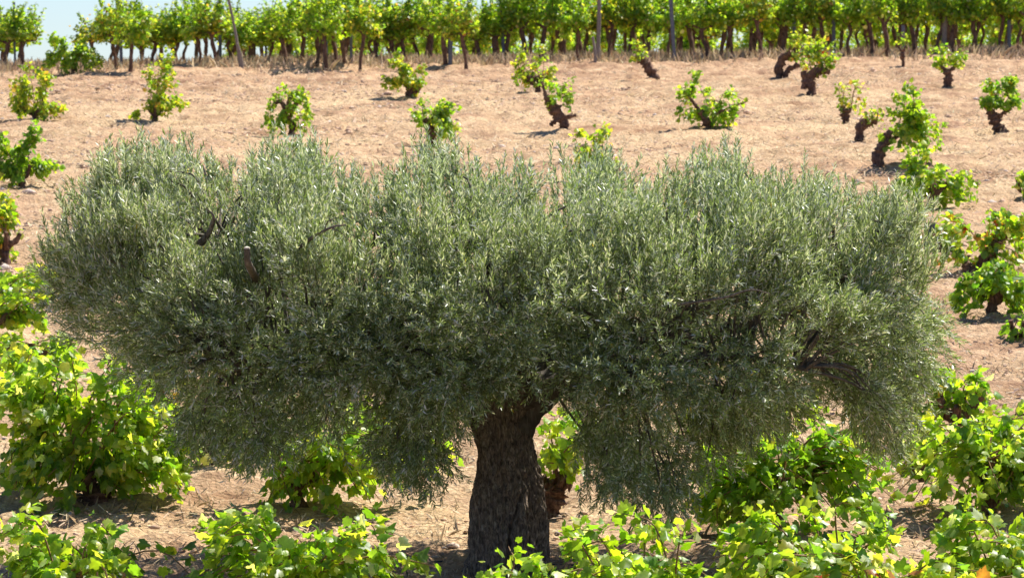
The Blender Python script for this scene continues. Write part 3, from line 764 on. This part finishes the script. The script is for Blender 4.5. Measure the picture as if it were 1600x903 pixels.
# ------------------------------------------------------------------ the olive tree
TX, TY = P(795, 880, 33.0)[0], 33.0
TZ = float(ground_z(TX, TY))
PXM = FPX / 33.0
olive = thing('olive_tree', 'broad old olive tree with silvery umbrella crown and furrowed dark trunk', 'tree', (TX, TY, TZ))
def ol(px, py, dy=0.0):
    """photo pixel -> tree-local metres, in the plane of the trunk, then dy back"""
    q = P(px, py, TY); return np.array([q[0] - TX, dy, q[2] - TZ])

def build_trunk():
    rows = [(905, 728, 858), (885, 733, 853), (865, 735, 850), (830, 736, 851), (800, 738, 850), (770, 741, 847), (745, 747, 842), (720, 748, 836), (695, 746, 830), (670, 741, 826), (650, 737, 826), (630, 734, 838), (614, 736, 850), (600, 744, 856)]
    ctr = np.array([(ol((a + b) / 2, y)) for y, a, b in rows]); rad = np.array([(b - a) / 2 / PXM for y, a, b in rows])
    n, sides = 380, 330
    c = spline(ctr, n); r = np.interp(np.linspace(0, 1, n), np.linspace(0, 1, len(rad)), rad)
    th = np.linspace(0, 2 * np.pi, sides, endpoint=False)
    T, Zi = np.meshgrid(th, np.linspace(0, 1, n))
    tw = T + Zi * .9
    cx, cy = np.cos(tw), np.sin(tw)
    flute = .15 * np.abs(np.sin(tw * 2.5 + 1.2 * np.sin(Zi * 5))) + .05 * np.sin(tw * 7 + 3 * np.sin(Zi * 4))
    bark = (.5 - 2 * np.abs(vnoise(tw * 8 + .8 * vnoise(T * 3, Zi * 12, 5), Zi * 11, 41))) * .13 + vnoise(tw * 16, Zi * 30, 42) * .12 + vnoise(tw * 3, Zi * 6, 43) * .17
    crack = -.17 * np.exp(-((((T - 4.95 + .25 * np.sin(Zi * 9)) % (2 * np.pi))) / .07) ** 2) * np.clip((.55 - Zi) * 5, 0, 1)
    crack += -.12 * np.exp(-((((T - 5.5 + .2 * np.sin(Zi * 7)) % (2 * np.pi))) / .06) ** 2) * np.clip((.5 - Zi) * 5, 0, 1)
    R = r[:, None] * (0.90 + flute + bark + crack)
    for (tb, zb, am, w) in ((5.15, .26, .13, .13), (5.2, .42, .12, .09), (4.6, .22, .12, .2), (5.35, .15, .12, .12)):     # burls
        R += r[:, None] * am * np.exp(-(((T - tb + np.pi) % (2 * np.pi) - np.pi) / w) ** 2 - ((Zi - zb) / (w * .35)) ** 2)
    V = np.stack([c[:, 0:1] + R * np.cos(T), c[:, 1:2] + R * np.sin(T) * .95, np.repeat(c[:, 2:3], sides, 1)], -1)
    i = np.arange(n - 1)[:, None] * sides; j = np.arange(sides)[None]; j2 = (j + 1) % sides
    F = np.stack([i + j, i + j2, i + sides + j2, i + sides + j], -1).reshape(-1, 4)
    mb = MB(); mb.add(V.reshape(-1, 3), F)
    tip = c[-1] + [0, 0, .05]; jj = np.arange(sides)
    mb.add(np.vstack([V[-1], tip]), np.stack([jj, (jj + 1) % sides, np.full(sides, sides)], -1))
    mb.build('trunk', M_OBARK, olive, smooth=True)
build_trunk()

# main limbs (px, py, depth offset, radius)
LIMBS = [
 [(765, 650, 0, .17), (735, 612, .0, .14), (680, 575, .05, .12), (600, 540, .1, .10), (520, 500, .1, .08), (420, 430, .1, .06), (330, 370, .1, .03)],
 [(808, 668, 0, .15), (832, 628, .0, .145), (866, 596, .0, .125), (915, 566, .0, .11), (980, 535, .05, .09), (1080, 490, .1, .07), (1200, 450, .1, .045), (1330, 420, .1, .025)],
 [(780, 620, 0, .13), (760, 560, .3, .11), (700, 480, .8, .09), (620, 400, 1.2, .06), (540, 330, 1.4, .035)],
 [(800, 620, 0, .13), (815, 560, -.3, .11), (800, 480, -.7, .08), (760, 400, -1.0, .05), (740, 330, -1.1, .03)],
 [(810, 620, .1, .12), (860, 540, .6, .10), (950, 450, 1.1, .07), (1040, 360, 1.3, .05), (1110, 290, 1.2, .03)],
 [(770, 630, 0, .10), (700, 600, -.6, .08), (600, 560, -1.2, .06), (480, 540, -1.2, .03), (380, 560, -1.3, .02)],
 [(820, 625, -.05, .10), (880, 590, -.6, .08), (990, 560, -1.2, .06), (1120, 540, -1.2, .03), (1240, 560, -1.2, .02)],
 [(680, 575, -.3, .07), (560, 520, .1, .06), (400, 470, .4, .05), (260, 420, .4, .04), (150, 380, .2, .025)],
 [(980, 535, -.2, .07), (1130, 520, .4, .055), (1280, 480, .6, .04), (1400, 440, .4, .025)],
]
LP = []
mb = MB()
for q, L in enumerate(LIMBS):
    pts = np.array([ol(a, b_, d) for a, b_, d, _ in L]); n = 40
    tube(mb, pts, [r for *_, r in L], 14, n, .22, q + 3)
    LP.append(spline(pts, 60)[8:])
mb.build('limbs', M_OTWIG, olive, smooth=True)
LPA = np.vstack(LP)

# crown outline in photo pixels, split into an upper mass with hanging lobes
OUT = [(66, 455), (72, 400), (78, 350), (98, 300), (150, 262), (172, 222), (215, 208), (300, 216), (340, 236), (400, 228), (430, 205), (470, 200), (512, 232), (560, 248), (618, 250), (645, 222), (680, 200), (712, 206), (742, 246), (800, 244),
       (850, 228), (890, 212), (928, 220), (975, 252), (1040, 248), (1088, 232), (1112, 204), (1140, 214), (1170, 248), (1230, 262), (1272, 250), (1330, 276), (1400, 276), (1448, 298), (1452, 360), (1440, 420), (1478, 468), (1486, 520), (1458, 590),
       (1430, 650), (1400, 706), (1350, 692), (1300, 640), (1240, 650), (1180, 690), (1120, 716), (1085, 760), (1030, 782), (975, 768), (930, 745), (895, 716), (884, 650), (905, 612), (880, 588), (800, 584), (768, 606), (748, 650), (738, 700), (690, 732), (640, 742), (600, 704),
       (572, 686), (535, 656), (485, 654), (452, 684), (415, 716), (360, 722), (315, 702), (285, 650), (268, 596), (200, 560), (130, 545), (108, 500)]
OUTA = np.array(OUT, float)
def inside(px, py):
    px = np.asarray(px); py = np.asarray(py); c = np.zeros(px.shape, bool)
    x0, y0 = OUTA[:, 0], OUTA[:, 1]; x1, y1 = np.roll(x0, -1), np.roll(y0, -1)
    for a, b_, e, f in zip(x0, y0, x1, y1):
        m = ((b_ > py) != (f > py)); 
        with np.errstate(divide='ignore', invalid='ignore'): xi = (e - a) * (py - b_) / (f - b_ + 1e-12) + a
        c ^= m & (px < xi)
    return c
def edge_dist(px, py):
    x0, y0 = OUTA[:, 0], OUTA[:, 1]; x1, y1 = np.roll(x0, -1), np.roll(y0, -1)
    best = np.full(px.shape, 1e9)
    for a, b_, e, f in zip(x0, y0, x1, y1):
        L2 = (e - a) ** 2 + (f - b_) ** 2
        t = np.clip(((px - a) * (e - a) + (py - b_) * (f - b_)) / L2, 0, 1)
        best = np.minimum(best, np.hypot(px - a - t * (e - a), py - b_ - t * (f - b_)))
    return best

def crown():
    rng = np.random.default_rng(42)
    M = 9000
    px = rng.uniform(60, 1490, M); py = rng.uniform(195, 785, M)
    t = rng.uniform(-1, 1, M)
    ed = edge_dist(px, py)
    k = inside(px, py) & (ed > 18)
    px, py, t, ed = px[k], py[k], t[k], ed[k]
    # the crown is an umbrella: thick through the middle, thin at the rim
    Dh = 2.0 * np.sqrt(np.clip(1 - ((px - 775) / 735) ** 2, .03, 1))
    Dh *= np.where(py > 600, .75, 1.0)
    y = t * Dh
    # the shell carries most of the leaves
    shell = np.maximum(np.abs(t), 1 - np.clip(ed / 200, 0, 1))
    k = rng.random(len(px)) < np.clip(.22 + .95 * (shell - .35) + .45 * (t < -.45), .2, 1)
    # under the back half the crown is open (pruned), so low clumps belong to the front half
    k &= ~((py > 520) & (t > .45) & (rng.random(len(px)) < .8))
    k &= ~((px > 715) & (px < 925) & (py > 560) & (rng.random(len(px)) < .9))
    k &= ~((np.hypot(px - 350, py - 352) < 34) & (t < .3))
    # pruned hollows, thin rims and sparse lobes
    k &= ~((vnoise(px / 62, py / 48, 71) + .5 * vnoise(px / 30, py / 26, 72) > .24) & (t < .25))
    thin = ((px > 1210) & (py > 560)) | ((px < 290) & (py > 470)) | (px < 115) | (px > 1430)
    k &= ~(thin & (rng.random(len(px)) < .45))
    k &= ~((ed < 42) & (py < 330) & (rng.random(len(px)) < .5))
    px, py, t, y = px[k], py[k], t[k], y[k]
    # keep about the wanted number, and spread out
    C = np.stack([(px - 800) / PXM, y, (880 - py) / PXM], -1)
    sel = []
    for i in range(len(C)):
        if len(sel) > 830: break
        if not sel or np.min(np.linalg.norm(C[sel] - C[i], axis=1)) > .135: sel.append(i)
    px, py, t, y = px[sel], py[sel], t[sel], y[sel]
    z0 = ol(800, 600)[2]
    pts = []
    for a, b_, yy, tt in zip(px, py, y, t):
        q = ol(a, b_, yy)
        if q[2] > z0: q[2] = z0 + (q[2] - z0) * (1 - .50 * tt * tt)     # the top falls away to front and back
        else: q[2] += .25 * max(0, tt)
        q[0] *= 1
        pts.append(q)
    C = np.array(pts)
    cen = np.array([0, 0, ol(800, 480)[2]])
    # twigs from the limbs to each clump
    mt = MB()
    tb = []
    for c in C:
        dd = np.linalg.norm(LPA - c, axis=1); a = LPA[np.argmin(dd + rng.random(len(dd)) * .25)]
        L = np.linalg.norm(c - a)
        m = (a + c) / 2 + rng.normal(0, .05, 3) + np.array([0, 0, .12 * L])
        r0 = min(.022, .006 + .010 * L)
        tube(mt, spline([a, m, c], 9), np.linspace(r0, .005, 9), 5, cap=False)
        tb.append(norm(c - m))
    tb = np.array(tb)
    # sprigs
    per = 25
    n = len(C) * per
    ci = np.repeat(np.arange(len(C)), per)
    rad = rng.uniform(.11, .25, len(C))[ci]
    off = norm(rng.normal(0, 1, (n, 3))) * (rng.random((n, 1)) ** .5) * rad[:, None] * [1.15, 1.0, .9]
    base = C[ci] + off
    hgt = (C[ci, 2] - cen[2])
    upb = np.clip(.35 + .75 * hgt, -.45, 1.15)
    o = norm((base - cen) * [.6, 1, .8])
    d = norm(tb[ci] * .35 + norm(off) * .5 + o * .45 + np.stack([0 * upb, 0 * upb, upb], -1) + rng.normal(0, .38, (n, 3)))
    L = rng.uniform(.12, .27, n) * np.where(hgt > .3, 1.2, 1.0)
    # long straight shoots out of the top
    top = (hgt > .15) & (rng.random(n) < .5)
    L = np.where(top, L * 1.45, L)
    d = np.where(top[:, None], norm(d * .45 + [0, 0, 1.0]), d)
    # hanging sprays below
    low = (hgt < -.2)
    d = np.where(low[:, None], norm(d * .8 + [0, 0, -.15] + rng.normal(0, .25, (n, 3))), d)
    # stray sprigs are trimmed to the outline
    tipp = base + d * L[:, None]
    tpx = 795 + tipp[:, 0] * PXM; tpy = 880 - tipp[:, 2] * PXM
    k = inside(tpx, tpy) | (rng.random(n) < np.clip(.8 - edge_dist(tpx, tpy) / 46, 0.0, 1))
    base, d, L, hgt, ci, top = base[k], d[k], L[k], hgt[k], ci[k], top[k]; n = len(base)
    ms = MB()
    # all twigs in one go, as three sided needles
    a = norm(np.cross(d, [0.3, .2, .93])); b2 = np.cross(d, a)
    th = np.array([0, 2.094, 4.189])
    r = .0022
    ring = (np.cos(th)[None, :, None] * a[:, None] + np.sin(th)[None, :, None] * b2[:, None]) * r
    bend = rng.normal(0, .06, (n, 3)) * L[:, None] * 2
    bot = base[:, None] + ring; midp = (base + d * L[:, None] * .5)[:, None] + bend[:, None] * .4 + ring * .8; tp = (base + d * L[:, None] + bend * 0.2)[:, None] + ring * .4
    V = np.concatenate([bot, midp, tp], 1).reshape(-1, 3)
    fc = np.array([[0, 1, 4, 3], [1, 2, 5, 4], [2, 0, 3, 5], [3, 4, 7, 6], [4, 5, 8, 7], [5, 3, 6, 8]])
    F = (np.arange(n)[:, None, None] * 9 + fc[None]).reshape(-1, 4)
    mt.add(V, F)
    mt.build('twigs', M_OTWIG, olive)
    # leaves in pairs along each sprig
    m = np.maximum(4, (L / .0150).astype(int)) * 2
    si = np.repeat(np.arange(n), m)
    j = np.arange(len(si)) - np.repeat(np.cumsum(m) - m, m)
    u = (j // 2 + 1) / (m[si] / 2)
    side = np.where(j % 2 == 0, 1.0, -1.0)
    ang = (j // 2) * 1.571 + rng.normal(0, .3, len(si))
    ax = a[si] * np.cos(ang)[:, None] + b2[si] * np.sin(ang)[:, None]
    lp = base[si] + d[si] * (L[si] * u)[:, None] + bend[si] * (.4 * 4 * u * (1 - u))[:, None]
    ld = norm(d[si] * rng.uniform(.7, 1.3, (len(si), 1)) + ax * (side * np.where(top[si], .55, .85))[:, None] + rng.normal(0, .18, (len(si), 3)))
    ln = norm(np.cross(np.cross(ld, d[si]), ld) + rng.normal(0, .45, (len(si), 3)) + [0, 0, .25])
    sz = rng.uniform(.036, .064, len(si)) * (1.0 - .35 * np.clip(u - .7, 0, 1))
    w = .092
    tpl = np.array([[0, 0, 0], [w, .33, .015], [w * .85, .68, .02], [0, 1, 0], [-w * .85, .68, .02], [-w, .33, .015]])
    tf = np.array([[0, 1, 2, 3, 4, 5]])
    # leaf tops dull green, undersides silvery: drawn at random, with more silver higher in the crown
    cl = rng.normal(0, 1, len(C))[ci][si]
    base_c = np.array([.21, .275, .110]); silver = np.array([.59, .66, .48]); fresh = np.array([.21, .27, .09])
    q = rng.random(len(si))[:, None]
    silver_rise = np.clip(.45 + .6 * hgt[si], .15, 1.1)[:, None]
    col = np.where(q < .35 * silver_rise + .18, silver, np.where(q > .82, fresh, base_c))
    col = col * (1 + .16 * cl[:, None]) * rng.uniform(.75, 1.25, (len(si), 1))
    yel = rng.random(len(si)) < .0012
    col[yel] = (.55, .40, .05)
    ml = MB(); leafset(ml, tpl, tf, lp, ld, ln, sz, np.clip(col, .02, .6), rng, .6)
    print('olive sprigs', n, 'leaves', len(si))
    ml.build('foliage', M_OLEAF, olive)
crown()

# cut stub and dead branches showing in the crown
mb = MB(); tube(mb, [ol(418, 430, -1.2), ol(415, 408, -1.75), ol(411, 390, -1.95), ol(411, 372, -2.0)], [.035, .030, .024, .022], 12, 20, .2, 2, cap=False)
st = mb.build('cut_stub', M_OTWIG, olive, smooth=True)
mb = MB(); tube(mb, [ol(411, 373, -2.0), ol(411, 371, -2.0)], [.023, .022], 12, 3); mb.build('cut_face', M_CUT, st)
def dead(*paths):
    mb = MB()
    for i, (p, r_, sd_) in enumerate(paths): tube(mb, p, r_, 8 if len(r_) > 3 else 5, 24, .2, sd_)
    mb.build('dead_branch', M_OTWIG, olive, smooth=True)
dead(([ol(480, 378, -1.7), ol(505, 358, -1.9), ol(535, 342, -2.0), ol(556, 338, -2.0)], [.016, .014, .009, .004], 4),
     ([ol(524, 347, -1.95), ol(530, 333, -2.0), ol(546, 326, -2.0)], [.006, .004, .002], 1), ([ol(535, 342, -2.0), ol(550, 350, -2.02), ol(562, 362, -2.0)], [.005, .003, .002], 2))
dead(([ol(1040, 458, -1.8), ol(1110, 446, -1.9), ol(1150, 434, -1.95), ol(1180, 440, -1.9)], [.012, .010, .007, .003], 5))
dead(([ol(330, 372, -1.1), ol(345, 352, -1.2), ol(352, 330, -1.3), ol(340, 318, -1.3)], [.03, .022, .01, .004], 6))
